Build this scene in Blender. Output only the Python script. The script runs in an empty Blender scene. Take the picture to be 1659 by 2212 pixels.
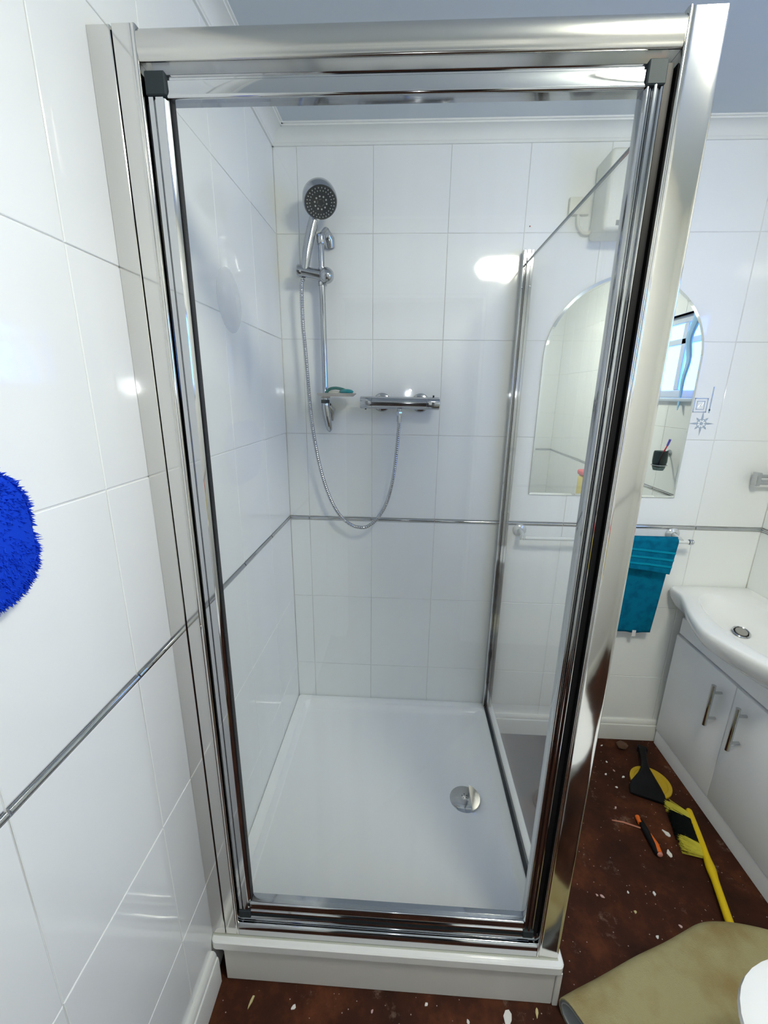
import bpy, bmesh, math, random
from mathutils import Vector, Matrix, Euler, noise
R = math.radians
S = bpy.context.scene
C = S.collection
random.seed(7)

# ------------------------------------------------------------------ camera
cam_d = bpy.data.cameras.new('camera')
cam = bpy.data.objects.new('camera', cam_d)
C.objects.link(cam)
cam.location = (0.4675, -0.7342, 1.4829)
cam.rotation_euler = (1.2987, -0.0124, 0.0526)
cam_d.sensor_fit = 'VERTICAL'
cam_d.sensor_height = 36.0
cam_d.lens = 36.0 * 909.4 / 2212.0
cam_d.clip_start = 0.02
S.camera = cam

# ------------------------------------------------------------------ world, lights, exposure
W = bpy.data.worlds.new('world')
S.world = W
W.use_nodes = True
W.node_tree.nodes['Background'].inputs[0].default_value = (0.30, 0.55, 1.0, 1)
W.node_tree.nodes['Background'].inputs[1].default_value = 1.0

FLASH_W = 0.6
LAMP_L = 38.0
WINDOW_L = 4.2
S.view_settings.view_transform = 'Standard'
S.view_settings.look = 'None'
S.view_settings.gamma = 1.0
S.view_settings.use_curve_mapping = False
S.view_settings.exposure = 1.22
S.cycles.max_bounces = 10
S.cycles.diffuse_bounces = 7
S.cycles.glossy_bounces = 5
S.cycles.transparent_max_bounces = 24
S.cycles.caustics_reflective = False
S.cycles.adaptive_threshold = 0.025
S.cycles.sample_clamp_indirect = 6.0

fl = bpy.data.lights.new('phone_flash', 'POINT')
fl.energy = FLASH_W
fl.color = (0.93, 0.97, 1.0)
fl.shadow_soft_size = 0.0035
flo = bpy.data.objects.new('phone_flash', fl)
C.objects.link(flo)
flo.location = (0.478, -0.722, 1.497)

# ------------------------------------------------------------------ materials
MATS = {}
def mat(name, col, rough=0.5, metal=0.0, spec=0.5, emit=None, estr=1.0, bump=None, mottle=None, coat=0.0, alpha=None):
    m = bpy.data.materials.new(name)
    m.use_nodes = True
    nt = m.node_tree; N = nt.nodes; L = nt.links
    b = N['Principled BSDF']
    b.inputs['Base Color'].default_value = (*col, 1)
    b.inputs['Roughness'].default_value = rough
    b.inputs['Metallic'].default_value = metal
    b.inputs['Specular IOR Level'].default_value = spec
    b.inputs['Coat Weight'].default_value = coat
    if alpha is not None: b.inputs['Alpha'].default_value = alpha
    if emit:
        b.inputs['Emission Color'].default_value = (*emit, 1)
        b.inputs['Emission Strength'].default_value = estr
    g = N.new('ShaderNodeNewGeometry')
    if mottle:                                # (scale, second colour, low, high)
        sc, c2, lo, hi = mottle
        t = N.new('ShaderNodeTexNoise'); t.inputs['Scale'].default_value = sc; t.inputs['Detail'].default_value = 6
        L.new(g.outputs['Position'], t.inputs['Vector'])
        r = N.new('ShaderNodeMapRange'); r.inputs['From Min'].default_value = lo; r.inputs['From Max'].default_value = hi
        L.new(t.outputs['Fac'], r.inputs['Value'])
        x = N.new('ShaderNodeMix'); x.data_type = 'RGBA'
        x.inputs['A'].default_value = (*col, 1); x.inputs['B'].default_value = (*c2, 1)
        L.new(r.outputs['Result'], x.inputs['Factor']); L.new(x.outputs['Result'], b.inputs['Base Color'])
    if bump:                                  # (scale, strength, distance)
        t = N.new('ShaderNodeTexNoise'); t.inputs['Scale'].default_value = bump[0]; t.inputs['Detail'].default_value = 2
        L.new(g.outputs['Position'], t.inputs['Vector'])
        bp = N.new('ShaderNodeBump'); bp.inputs['Strength'].default_value = bump[1]; bp.inputs['Distance'].default_value = bump[2]
        L.new(t.outputs['Fac'], bp.inputs['Height']); L.new(bp.outputs['Normal'], b.inputs['Normal'])
    MATS[name] = m
    return m

def glass_mat(name, tint, ior=1.5, rough=0.0, smear=0.0):
    m = bpy.data.materials.new(name); m.use_nodes = True
    nt = m.node_tree; N = nt.nodes; L = nt.links
    N.remove(N['Principled BSDF'])
    out = N['Material Output']
    tr = N.new('ShaderNodeBsdfTransparent'); tr.inputs[0].default_value = (*tint, 1)
    gl = N.new('ShaderNodeBsdfGlossy'); gl.inputs['Roughness'].default_value = rough
    fr = N.new('ShaderNodeFresnel')
    ge = N.new('ShaderNodeNewGeometry'); ma = N.new('ShaderNodeMath'); ma.operation = 'MULTIPLY_ADD'   # thin sheet: same reflectance on both faces
    ma.inputs[1].default_value = 1/ior - ior; ma.inputs[2].default_value = ior
    L.new(ge.outputs['Backfacing'], ma.inputs[0]); L.new(ma.outputs[0], fr.inputs[0])
    mx = N.new('ShaderNodeMixShader')
    L.new(fr.outputs[0], mx.inputs[0]); L.new(tr.outputs[0], mx.inputs[1]); L.new(gl.outputs[0], mx.inputs[2])
    last = mx
    if smear:                                 # dried water streaks: thin diffuse film, vertical noise
        g = N.new('ShaderNodeNewGeometry'); mp = N.new('ShaderNodeMapping')
        mp.inputs['Scale'].default_value = (30, 30, 1.2)
        t = N.new('ShaderNodeTexNoise'); t.inputs['Scale'].default_value = 1.0; t.inputs['Detail'].default_value = 5
        L.new(g.outputs['Position'], mp.inputs['Vector']); L.new(mp.outputs[0], t.inputs['Vector'])
        r = N.new('ShaderNodeMapRange'); r.inputs['From Min'].default_value = 0.45; r.inputs['From Max'].default_value = 0.8
        r.inputs['To Max'].default_value = smear
        L.new(t.outputs['Fac'], r.inputs['Value'])
        df = N.new('ShaderNodeBsdfDiffuse'); df.inputs[0].default_value = (.8, .82, .8, 1)
        m2 = N.new('ShaderNodeMixShader')
        L.new(r.outputs[0], m2.inputs[0]); L.new(mx.outputs[0], m2.inputs[1]); L.new(df.outputs[0], m2.inputs[2])
        last = m2
    L.new(last.outputs[0], out.inputs[0])
    MATS[name] = m
    return m

TILE = mat('glazed_tile', (.86, .88, .86), .07, bump=(5.0, .35, .004), spec=.5)
GROUT = mat('grout', (.74, .75, .72), .8, mottle=(5, (.52, .51, .46), .50, .72))
CHROME = mat('chrome', (.56, .57, .58), .06, 1.0)
SATIN = mat('polished_frame_metal', (.71, .70, .67), .09, 1.0, bump=(14, .12, .002))
BRUSH = mat('satin_header_metal', (.58, .57, .54), .18, 1.0)
FIXT = mat('fixture_chrome', (.47, .485, .51), .07, 1.0)
MIRROR = mat('mirror_silver', (.86, .90, .88), .0, 1.0)
BLACK = mat('black_rubber', (.004, .004, .005), .5, spec=.2)
DKPLAST = mat('dark_grey_plastic', (.03, .04, .045), .6, spec=.15)
ACRYL = mat('white_acrylic', (.91, .92, .90), .16, coat=.3)
TRAYP = mat('white_plastic_panel', (.80, .79, .75), .35)
PAINT = mat('white_gloss_paint', (.74, .75, .71), .3, bump=(20, .1, .002))
CEIL = mat('ceiling_paint', (.58, .63, .65), .9)
CORN = mat('cornice_paint', (.80, .81, .76), .7)
CABW = mat('white_cabinet_laminate', (.86, .87, .89), .35)
CERAM = mat('white_ceramic', (.86, .87, .86), .08)
TEALM = mat('teal_plastic', (.0, .26, .27), .3)
TOWELM = mat('teal_terry', (.0, .17, .29), .95, spec=.1, bump=(900, .8, .002), mottle=(30, (.0, .12, .22), .45, .65))
SHAG = mat('royal_blue_pile', (.004, .05, .58), .8, spec=.15)
BACKM = mat('pale_backing', (.62, .66, .68), .9)
YELM = mat('yellow_plastic', (.72, .50, .0), .45)
YELDULL = mat('mustard_plastic', (.50, .33, .01), .5)
BRISTY = mat('yellow_bristle', (.52, .46, .03), .7)
BRISTB = mat('black_bristle', (.004, .006, .006), .8, spec=.1)
ORANGE = mat('orange_plastic', (.75, .14, .01), .4)
CHIPM = mat('white_flake', (.72, .70, .66), .7)
CHIPP = mat('pinkish_flake', (.55, .36, .34), .7)
CHIPY = mat('yellowish_flake', (.55, .47, .22), .7)
WOODS = mat('pinkish_wood_sliver', (.50, .20, .13), .7)
CARPET = mat('beige_carpet_backing', (.40, .355, .185), .95, spec=.1, bump=(350, .8, .003), mottle=(9, (.31, .235, .10), .47, .70))
FELT = mat('grey_felt', (.16, .17, .17), .95, bump=(200, .6, .003))
HEATW = mat('cream_plastic', (.74, .75, .66), .4)
HEATG = mat('grey_slot', (.20, .21, .19), .6)
FRAMEW = mat('window_frame_white', (.62, .70, .78), .3)
TUBY = mat('tub_yellow', (.75, .60, .12), .4)
TUBR = mat('tub_red', (.70, .10, .12), .4)
TUBL = mat('tub_label_grey', (.20, .20, .24), .5)
TUBW = mat('tub_print_white', (.85, .85, .82), .5)
DECAL = mat('silver_decal', (.50, .58, .66), .25, .6)
REDM = mat('red_dot', (.35, .01, .01), .5)
BRISTT = mat('toothbrush_red', (.7, .05, .1), .4)
BRISTV = mat('toothbrush_violet', (.15, .12, .6), .5)
SMOKE = glass_mat('smoked_glass', (.35, .42, .42), 1.5)
GLASS = glass_mat('clear_pane', (.994, .998, .996), 1.42, 0.0, .025)
GLASSE = mat('dark_glass_edge', (.05, .09, .12), .1)
ACRYLC = glass_mat('clear_acrylic', (.86, .86, .84), 1.5, 0.02)
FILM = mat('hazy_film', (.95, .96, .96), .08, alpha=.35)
CURT = mat('pale_blue_voile', (.35, .60, .85), .8)
LAMPM = mat('lit_lamp_dome', (.9, .9, .85), .4, emit=(.98, .95, .80), estr=LAMP_L)
WINM = mat('daylit_obscured_glass', (.3, .5, .8), .3, emit=(.075, .26, 1.0), estr=WINDOW_L)
PUTTY = mat('cork_brown', (.10, .05, .03), .9)

def floor_mat():
    m = bpy.data.materials.new('stained_floor'); m.use_nodes = True
    nt = m.node_tree; N = nt.nodes; L = nt.links; b = N['Principled BSDF']
    g = N.new('ShaderNodeNewGeometry')
    t = N.new('ShaderNodeTexNoise'); t.inputs['Scale'].default_value = 5; t.inputs['Detail'].default_value = 8; t.inputs['Roughness'].default_value = .7
    L.new(g.outputs['Position'], t.inputs['Vector'])
    cr = N.new('ShaderNodeValToRGB'); e = cr.color_ramp.elements
    e[0].position = .3; e[0].color = (.014, .0035, .0012, 1); e[1].position = .75; e[1].color = (.13, .038, .012, 1)
    x = e.new(.52); x.color = (.044, .0115, .004, 1)
    L.new(t.outputs['Fac'], cr.inputs['Fac'])
    # pale plaster residue patches
    t2 = N.new('ShaderNodeTexNoise'); t2.inputs['Scale'].default_value = 13; t2.inputs['Detail'].default_value = 9; t2.inputs['Roughness'].default_value = .75
    L.new(g.outputs['Position'], t2.inputs['Vector'])
    r2 = N.new('ShaderNodeMapRange'); r2.inputs['From Min'].default_value = .60; r2.inputs['From Max'].default_value = .74; r2.inputs['To Max'].default_value = .6
    L.new(t2.outputs['Fac'], r2.inputs['Value'])
    m1 = N.new('ShaderNodeMix'); m1.data_type = 'RGBA'; m1.inputs['B'].default_value = (.28, .19, .14, 1)
    L.new(r2.outputs[0], m1.inputs['Factor']); L.new(cr.outputs[0], m1.inputs['A'])
    # fine paint specks
    v = N.new('ShaderNodeTexVoronoi'); v.inputs['Scale'].default_value = 55
    L.new(g.outputs['Position'], v.inputs['Vector'])
    r3 = N.new('ShaderNodeMapRange'); r3.inputs['From Min'].default_value = .09; r3.inputs['From Max'].default_value = .05
    L.new(v.outputs['Distance'], r3.inputs['Value'])
    m2 = N.new('ShaderNodeMix'); m2.data_type = 'RGBA'; m2.inputs['B'].default_value = (.45, .36, .32, 1)
    L.new(r3.outputs[0], m2.inputs['Factor']); L.new(m1.outputs['Result'], m2.inputs['A'])
    L.new(m2.outputs['Result'], b.inputs['Base Color'])
    b.inputs['Roughness'].default_value = .7
    b.inputs['Specular IOR Level'].default_value = .2
    bp = N.new('ShaderNodeBump'); bp.inputs['Strength'].default_value = .4; bp.inputs['Distance'].default_value = .003
    L.new(t2.outputs['Fac'], bp.inputs['Height']); L.new(bp.outputs[0], b.inputs['Normal'])
    return m
FLOORM = floor_mat()

# ------------------------------------------------------------------ geometry helpers
class MB:
    def __init__(s): s.bm = bmesh.new()
    def faces(s, vs, fs):
        v = [s.bm.verts.new(p) for p in vs]
        for f in fs:
            try: s.bm.faces.new([v[i] for i in f])
            except ValueError: pass
        return s
    def box(s, x0, x1, y0, y1, z0, z1, bev=0.0, seg=1):
        r = bmesh.ops.create_cube(s.bm, size=1.0)
        for v in r['verts']:
            v.co = Vector(((x0+x1)/2 + v.co.x*(x1-x0), (y0+y1)/2 + v.co.y*(y1-y0), (z0+z1)/2 + v.co.z*(z1-z0)))
        if bev:
            es = list({e for v in r['verts'] for e in v.link_edges})
            bmesh.ops.bevel(s.bm, geom=es, offset=bev, segments=seg, affect='EDGES', profile=.5)
        return s
    def tube(s, pts, rad, seg=12, cap=True, flat=None):
        P = [Vector(p) for p in pts]; n = len(P)
        rr = rad if isinstance(rad, (list, tuple)) else [rad]*n
        rings = []; prev = None
        for i in range(n):
            d = (P[min(i+1, n-1)] - P[max(i-1, 0)]).normalized()
            if prev is None:
                a = Vector((0, 0, 1)) if abs(d.z) < .9 else Vector((1, 0, 0))
                u = d.cross(a).normalized()
            else:
                u = (prev - d*prev.dot(d)).normalized()
            prev = u; w = d.cross(u)
            fx, fy = flat if flat else (1, 1)
            rings.append([s.bm.verts.new(P[i] + (u*math.cos(2*math.pi*k/seg)*fx + w*math.sin(2*math.pi*k/seg)*fy)*rr[i]) for k in range(seg)])
        for a, b in zip(rings, rings[1:]):
            for k in range(seg): s.bm.faces.new((a[k], a[(k+1) % seg], b[(k+1) % seg], b[k]))
        if cap:
            s.bm.faces.new(rings[0][::-1]); s.bm.faces.new(rings[-1])
        return s
    def cyl(s, a, b, r, r2=None, seg=24): return s.tube([a, b], [r, r if r2 is None else r2], seg)
    def ball(s, c, r, sc=(1, 1, 1), u=20, v=12):
        q = bmesh.ops.create_uvsphere(s.bm, u_segments=u, v_segments=v, radius=r)
        for x in q['verts']: x.co = Vector((c[0]+x.co.x*sc[0], c[1]+x.co.y*sc[1], c[2]+x.co.z*sc[2]))
        return s
    def lathe(s, prof, o=(0, 0, 0), ax=(0, 0, 1), seg=32):
        o = Vector(o); d = Vector(ax).normalized()
        a = Vector((1, 0, 0)) if abs(d.x) < .8 else Vector((0, 1, 0))
        u = d.cross(a).normalized(); w = d.cross(u); rings = []
        for r, h in prof:
            if r < 1e-6: rings.append([s.bm.verts.new(o + d*h)])
            else: rings.append([s.bm.verts.new(o + d*h + (u*math.cos(2*math.pi*k/seg) + w*math.sin(2*math.pi*k/seg))*r) for k in range(seg)])
        for A, B in zip(rings, rings[1:]):
            for k in range(seg):
                k2 = (k+1) % seg
                if len(A) == 1 and len(B) == 1: continue
                if len(A) == 1: s.bm.faces.new((A[0], B[k2], B[k]))
                elif len(B) == 1: s.bm.faces.new((A[k], A[k2], B[0]))
                else: s.bm.faces.new((A[k], A[k2], B[k2], B[k]))
        return s
    def prism(s, prof, f0, f1):
        """prof: 2-D points; f0/f1 map a point to the two end positions"""
        a = [s.bm.verts.new(f0(*p)) for p in prof]; b = [s.bm.verts.new(f1(*p)) for p in prof]
        n = len(prof)
        for k in range(n): s.bm.faces.new((a[k], a[(k+1) % n], b[(k+1) % n], b[k]))
        s.bm.faces.new(a[::-1]); s.bm.faces.new(b)
        return s
    def vert(s, prof, z0, z1): return s.prism(prof, lambda x, y: (x, y, z0), lambda x, y: (x, y, z1))
    def alongx(s, prof, x0, x1): return s.prism(prof, lambda y, z: (x0, y, z), lambda y, z: (x1, y, z))
    def alongy(s, prof, y0, y1): return s.prism(prof, lambda x, z: (x, y0, z), lambda x, z: (x, y1, z))
    def loops(s, rings, close=True, cap0=False, cap1=True):
        V = [[s.bm.verts.new(p) for p in r] for r in rings]
        for A, B in zip(V, V[1:]):
            n = len(A)
            for k in range(n if close else n-1): s.bm.faces.new((A[k], A[(k+1) % n], B[(k+1) % n], B[k]))
        if cap0: s.bm.faces.new(V[0][::-1])
        if cap1: s.bm.faces.new(V[-1])
        return s
    def build(s, name, m, parent=None, ang=35, flat=False):
        bmesh.ops.recalc_face_normals(s.bm, faces=s.bm.faces[:])
        off = wloc(parent) if parent else Vector((0, 0, 0))
        if not parent:                         # origin at the thing's base centre
            xs = [v.co for v in s.bm.verts]
            off = Vector(((min(v.x for v in xs)+max(v.x for v in xs))/2, (min(v.y for v in xs)+max(v.y for v in xs))/2, min(v.z for v in xs)))
        for v in s.bm.verts: v.co -= off
        me = bpy.data.meshes.new(name); s.bm.to_mesh(me); s.bm.free()
        if not flat:
            me.shade_smooth(); me.set_sharp_from_angle(angle=R(ang))
        me.materials.append(m)
        o = bpy.data.objects.new(name, me); C.objects.link(o)
        if parent: o.parent = parent
        else: o.location = off
        return o

def wloc(o):
    v = Vector((0, 0, 0))
    while o: v += o.location; o = o.parent
    return v
def thing(name, label, cat, loc, group=None):
    o = bpy.data.objects.new(name, None); C.objects.link(o); o.location = loc
    o.empty_display_size = .05
    return tag(o, label, cat, group)
def tag(o, label=None, cat=None, group=None, kind=None):
    if label: o['label'] = label
    if cat: o['category'] = cat
    if group: o['group'] = group
    if kind: o['kind'] = kind
    return o
def rr(x0, x1, y0, y1, r, z, n=6):            # rounded rectangle ring
    out = []
    for cx, cy, a0 in ((x1-r, y1-r, 0), (x0+r, y1-r, 90), (x0+r, y0+r, 180), (x1-r, y0+r, 270)):
        for k in range(n+1):
            a = R(a0 + 90*k/n); out.append((cx+r*math.cos(a), cy+r*math.sin(a), z))
    return out

# ------------------------------------------------------------------ the room
D = 0.912; XR = 1.868; YR = -1.62; ZF = -0.02; ZC = 2.312
T = 0.0018                                       # tile thickness
GAP = 0.0020
def wall(name, box, label):
    o = MB().box(*box).build(name, GROUT, flat=True)
    tag(o, label, kind='structure'); return o
wall_back = wall('wall_back', (-.12, XR+.12, D+T, D+.12, ZF-.1, ZC+.1), 'back wall of large white glossy tiles with a thin chrome strip behind the shower')
wall_left = wall('wall_left', (-.12, -T, YR-.12, D+T, ZF-.1, ZC+.1), 'left wall of large white glossy tiles with a thin chrome strip')
DX0, DX1, DZ = .10, .86, 1.98                    # unseen doorway, added so the chrome reflects something dark
b = None
WY0, WY1, WZ0, WZ1 = -.55, .345, 1.485, 1.90      # window opening in the right wall
b = MB().box(-T, DX0, YR-.12, YR-T, ZF-.1, ZC+.1).box(DX1, XR+T, YR-.12, YR-T, ZF-.1, ZC+.1).box(DX0, DX1, YR-.12, YR-T, DZ, ZC+.1)
wall_rear = b.build('wall_rear', GROUT, flat=True)
tag(wall_rear, 'white tiled wall seen in the mirror, behind the photographer', kind='structure')
HALL = mat('added_hall_dark', (.16, .12, .09), .8)  # dark surface of the added hallway, there to darken chrome reflections
b = MB().box(-.62, -.52, YR-1.6, YR-.12, ZF-.1, ZC+.1).box(1.45, 1.55, YR-1.6, YR-.12, ZF-.1, ZC+.1).box(-.52, 1.45, YR-1.6, YR-1.5, ZF-.1, ZC+.1).box(-.52, 1.45, YR-1.5, YR-.12, ZC, ZC+.1).box(-.52, 1.45, YR-1.5, YR-.12, ZF-.1, ZF)
tag(b.build('wall_added_hallway', HALL, flat=True), 'dark hallway added for chrome reflections beyond the unseen doorway behind the photographer', kind='structure')
b = MB()
for x0, x1, z0, z1 in ((DX0-.06, DX0, ZF, DZ+.06), (DX1, DX1+.06, ZF, DZ+.06), (DX0, DX1, DZ, DZ+.06)): b.box(x0, x1, YR+.0005, YR+.016, z0, z1, .004)
b.box(DX0, DX0+.015, YR-.12, YR, ZF, DZ).box(DX1-.015, DX1, YR-.12, YR, ZF, DZ).box(DX0+.015, DX1-.015, YR-.12, YR, DZ-.015, DZ)
tag(b.build('added_doorway', PAINT), 'white architrave of the unseen added doorway behind the photographer', kind='structure')
b = MB()
b.box(XR+T, XR+.12, YR-.12, WY0, ZF-.1, ZC+.1); b.box(XR+T, XR+.12, WY1, D+T, ZF-.1, ZC+.1)
b.box(XR+T, XR+.12, WY0, WY1, ZF-.1, WZ0); b.box(XR+T, XR+.12, WY0, WY1, WZ1, ZC+.1)
wall_right = b.build('wall_right', GROUT, flat=True)
tag(wall_right, 'right wall of white tiles behind the basin with a window', kind='structure')
fl_o = MB().box(-.12, XR+.12, YR-.12, D+.12, ZF-.1, ZF).build('floor', FLOORM, flat=True)
tag(fl_o, 'bare dark red-brown floor with plaster residue and paint specks', kind='structure')
ce = MB().box(-.12, XR+.12, YR-.12, D+.12, ZC, ZC+.1).build('ceiling', CEIL, flat=True)
tag(ce, 'plain pale grey painted ceiling', kind='structure')

_tc = {}
def tile_mesh(axis, sgn, w, h):
    """front face at local 0 of the axis, facing sgn; centred on the other two"""
    k = (axis, sgn, round(w, 4), round(h, 4))
    if k in _tc: return _tc[k]
    c = .0012; vs = []; 
    def P(u, v, d):
        return (sgn*d, u, v) if axis == 'x' else (u, sgn*d, v)
    hw, hh = w/2, h/2
    for (a, bb, d) in ((0, 0, -T), (0, 0, -c*.7), (c, c, 0)):
        vs += [P(-hw+a, -hh+bb, d), P(hw-a, -hh+bb, d), P(hw-a, hh-bb, d), P(-hw+a, hh-bb, d)]
    fs = [(0, 1, 2, 3), (8, 9, 10, 11)]
    for r0 in (0, 4):
        for i in range(4): fs.append((r0+i, r0+(i+1) % 4, r0+4+(i+1) % 4, r0+4+i))
    bm = bmesh.new(); V = [bm.verts.new(p) for p in vs]
    for f in fs: bm.faces.new([V[i] for i in f])
    bmesh.ops.recalc_face_normals(bm, faces=bm.faces[:])
    me = bpy.data.meshes.new('tile'); bm.to_mesh(me); bm.free(); me.materials.append(TILE)
    _tc[k] = me; return me
def put_tile(par, axis, sgn, u0, u1, z0, z1, plane):
    w = u1-u0-GAP; h = z1-z0-GAP
    if w < .006 or h < .006: return
    me = tile_mesh(axis, sgn, w, h)
    o = bpy.data.objects.new('tile', me); C.objects.link(o); o.parent = par
    cu, cz = (u0+u1)/2, (z0+z1)/2
    p = Vector((plane, cu, cz)) if axis == 'x' else Vector((cu, plane, cz))
    o.location = p - wloc(par)
    t1, t2 = random.gauss(0, .0011), random.gauss(0, .0011)
    o.rotation_euler = (0, t1, t2) if axis == 'x' else (t1, 0, t2)
TR0, TR1 = .983, .998
ROWS = [ZF, .303, .638, TR0, TR1, 1.333, 1.675, 2.015, ZC]
XS = [0, .080, .336, .592, .848, 1.104, 1.360, 1.616, XR]
YS = [D - .256*k + .0 for k in range(10)] + [YR]
YS = sorted(set(YS))
def liner(par, axis, sgn, u0, u1, plane):
    # half round chrome liner piece
    zc = (TR0+TR1)/2; pr = []
    for k in range(9):
        a = math.pi*k/8 - math.pi/2
        pr.append((math.cos(a)*.0075, zc + math.sin(a)*.0068))
    g = .0018
    b = MB()
    if axis == 'x': b.alongy([(plane + sgn*p[0] - sgn*.002, p[1]) for p in pr], u0+g, u1-g)
    else: b.alongx([(plane + sgn*p[0] - sgn*.002, p[1]) for p in pr], u0+g, u1-g)
    b.build('chrome_liner', CHROME, par)
for (par, axis, sgn, us, plane, hole) in ((wall_back, 'y', -1, XS, D, None), (wall_left, 'x', 1, YS, 0.0, None),
                                         (wall_right, 'x', -1, YS, XR, (WY0, WY1, WZ0, WZ1)), (wall_rear, 'y', 1, XS, YR, (DX0, DX1, ZF, DZ))):
    for u0, u1 in zip(us, us[1:]):
        for z0, z1 in zip(ROWS, ROWS[1:]):
            if z0 == TR0:
                if hole and hole[2] < TR0 and u1 > hole[0] and u0 < hole[1]: continue
                if u1-u0 > .02: liner(par, axis, sgn, u0, u1, plane)
                continue
            if hole and u0 < hole[1] and u1 > hole[0] and z0 < hole[3] and z1 > hole[2]:
                a0, a1 = max(u0, hole[0]), min(u1, hole[1])
                if u0 < a0: put_tile(par, axis, sgn, u0, a0, z0, z1, plane)
                if u1 > a1: put_tile(par, axis, sgn, a1, u1, z0, z1, plane)
                if z0 < hole[2]: put_tile(par, axis, sgn, a0, a1, z0, hole[2], plane)
                if z1 > hole[3]: put_tile(par, axis, sgn, a0, a1, hole[3], z1, plane)
            else: put_tile(par, axis, sgn, u0, u1, z0, z1, plane)

# cornices (coved plaster)
def cove(n=8):
    p = [(0, 2.268), (.006, 2.268), (.006, 2.275)]
    for k in range(n+1):
        a = R(90*k/n)
        p.append((.008 + .034*(1-math.cos(a)), 2.277 + .026*math.sin(a)))
    p += [(.046, 2.303), (.046, 2.3075), (.052, 2.3075), (.052, ZC), (0, ZC)]
    return p
cv = cove()
b = MB().alongx([(D - d, z) for d, z in cv], 0, XR); tag(b.build('trim_1', CORN), 'white coved cornice along the back wall top', kind='structure')
b = MB().alongy([(d, z) for d, z in cv], YR, D); tag(b.build('trim_2', CORN), 'white coved cornice along the left wall top', kind='structure')
b = MB().alongy([(XR - d, z) for d, z in cv], YR, D); tag(b.build('trim_3', CORN), 'white coved cornice along the right wall top', kind='structure')
b = MB().alongx([(YR + d, z) for d, z in cv], 0, XR); tag(b.build('trim_4', CORN), 'white coved cornice on the wall behind the photographer', kind='structure')

# skirtings
def skirt(zt):
    return [(0, ZF), (.018, ZF), (.018, zt-.028), (.0165, zt-.022), (.0135, zt-.020), (.0135, zt-.014), (.011, zt-.005), (.007, zt), (0, zt)]
b = MB().alongx([(D - d, z) for d, z in skirt(.080)], .91, XR)
o = b.build('baseboard_back', PAINT); tag(o, 'white moulded skirting board along the back wall beside the shower', kind='structure')
b = MB().alongy([(d, z) for d, z in skirt(.095)], YR, -.016)
o = b.build('baseboard_left', PAINT); tag(o, 'white skirting board on the left wall in front of the shower tray', kind='structure')
b = MB().alongy([(XR - d, z) for d, z in skirt(.080)], YR, -.62)
o = b.build('baseboard_right', PAINT); tag(o, 'white skirting board on the right wall', kind='structure')
b = MB().alongx([(YR + d, z) for d, z in skirt(.080)], DX1+.061, XR-.02)
o = b.build('baseboard_rear', PAINT); tag(o, 'white skirting board on the wall behind the photographer', kind='structure')

# window in the right wall
win = MB()
fx0, fx1 = XR+.03, XR+.07
win.box(fx0, fx1, WY0, WY1, WZ0, WZ0+.04, .004); win.box(fx0, fx1, WY0, WY1, WZ1-.04, WZ1, .004)
for y0, y1 in ((WY0, WY0+.04), (WY1-.04, WY1), (-.13, -.08), (.10, .14)):
    win.box(fx0, fx1, y0, y1, WZ0+.04, WZ1-.04, .004)
win.box(fx0, fx1, WY0+.04, WY1-.04, 1.755, 1.785, .003)
w_o = win.build('window_1', FRAMEW); tag(w_o, 'white framed window with daylit blue panes in the right wall', kind='structure')
for y0, y1 in ((WY0+.04, -.13), (-.08, .10), (.14, WY1-.04)):
    for z0, z1 in ((WZ0+.04, 1.755), (1.785, WZ1-.04)):
        MB().box(fx0+.012, fx0+.02, y0, y1, z0, z1).build('pane', WINM, w_o, flat=True)
MB().box(XR-.022, XR+.03, WY0-.01, WY1+.01, WZ0-.018, WZ0, .004, 2).build('window_sill', FRAMEW, w_o)
b = MB().box(XR, XR+.10, WY0-.004, WY0, WZ0, WZ1).box(XR, XR+.10, WY1, WY1+.004, WZ0, WZ1).box(XR, XR+.10, WY0, WY1, WZ1, WZ1+.004).build('window_reveal', PAINT, w_o, flat=True)
# twisted pale blue curtain hanging at the window edge
pts = [(XR-.02+.006*math.sin(k*.9), .262+.010*math.sin(k*.7), 1.93 - k*.028) for k in range(19)]
rad = [.030 - .0012*k for k in range(19)]; rad[-1] = .004
b = MB().tube(pts, rad, 10, flat=(1, .5)); cu = b.build('curtain', CURT)
tag(cu, 'pale blue twisted voile curtain tail hanging beside the window, seen in the arched mirror', 'curtain')

# ceiling lamp (behind and above the camera)
lp = thing('ceiling_light', 'round warm glowing dome lamp on the ceiling behind the photographer', 'lamp', (1.06, -.47, ZC))
MB().lathe([(0, ZC), (.155, ZC), (.155, ZC-.02), (.145, ZC-.024), (0, ZC-.024)], (1.06, -.47, 0)).build('lamp_base', PAINT, lp)
MB().lathe([(.145, ZC-.0241), (.142, ZC-.045), (.12, ZC-.07), (.075, ZC-.088), (0, ZC-.095)], (1.06, -.47, 0)).build('lamp_dome', LAMPM, lp)

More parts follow.
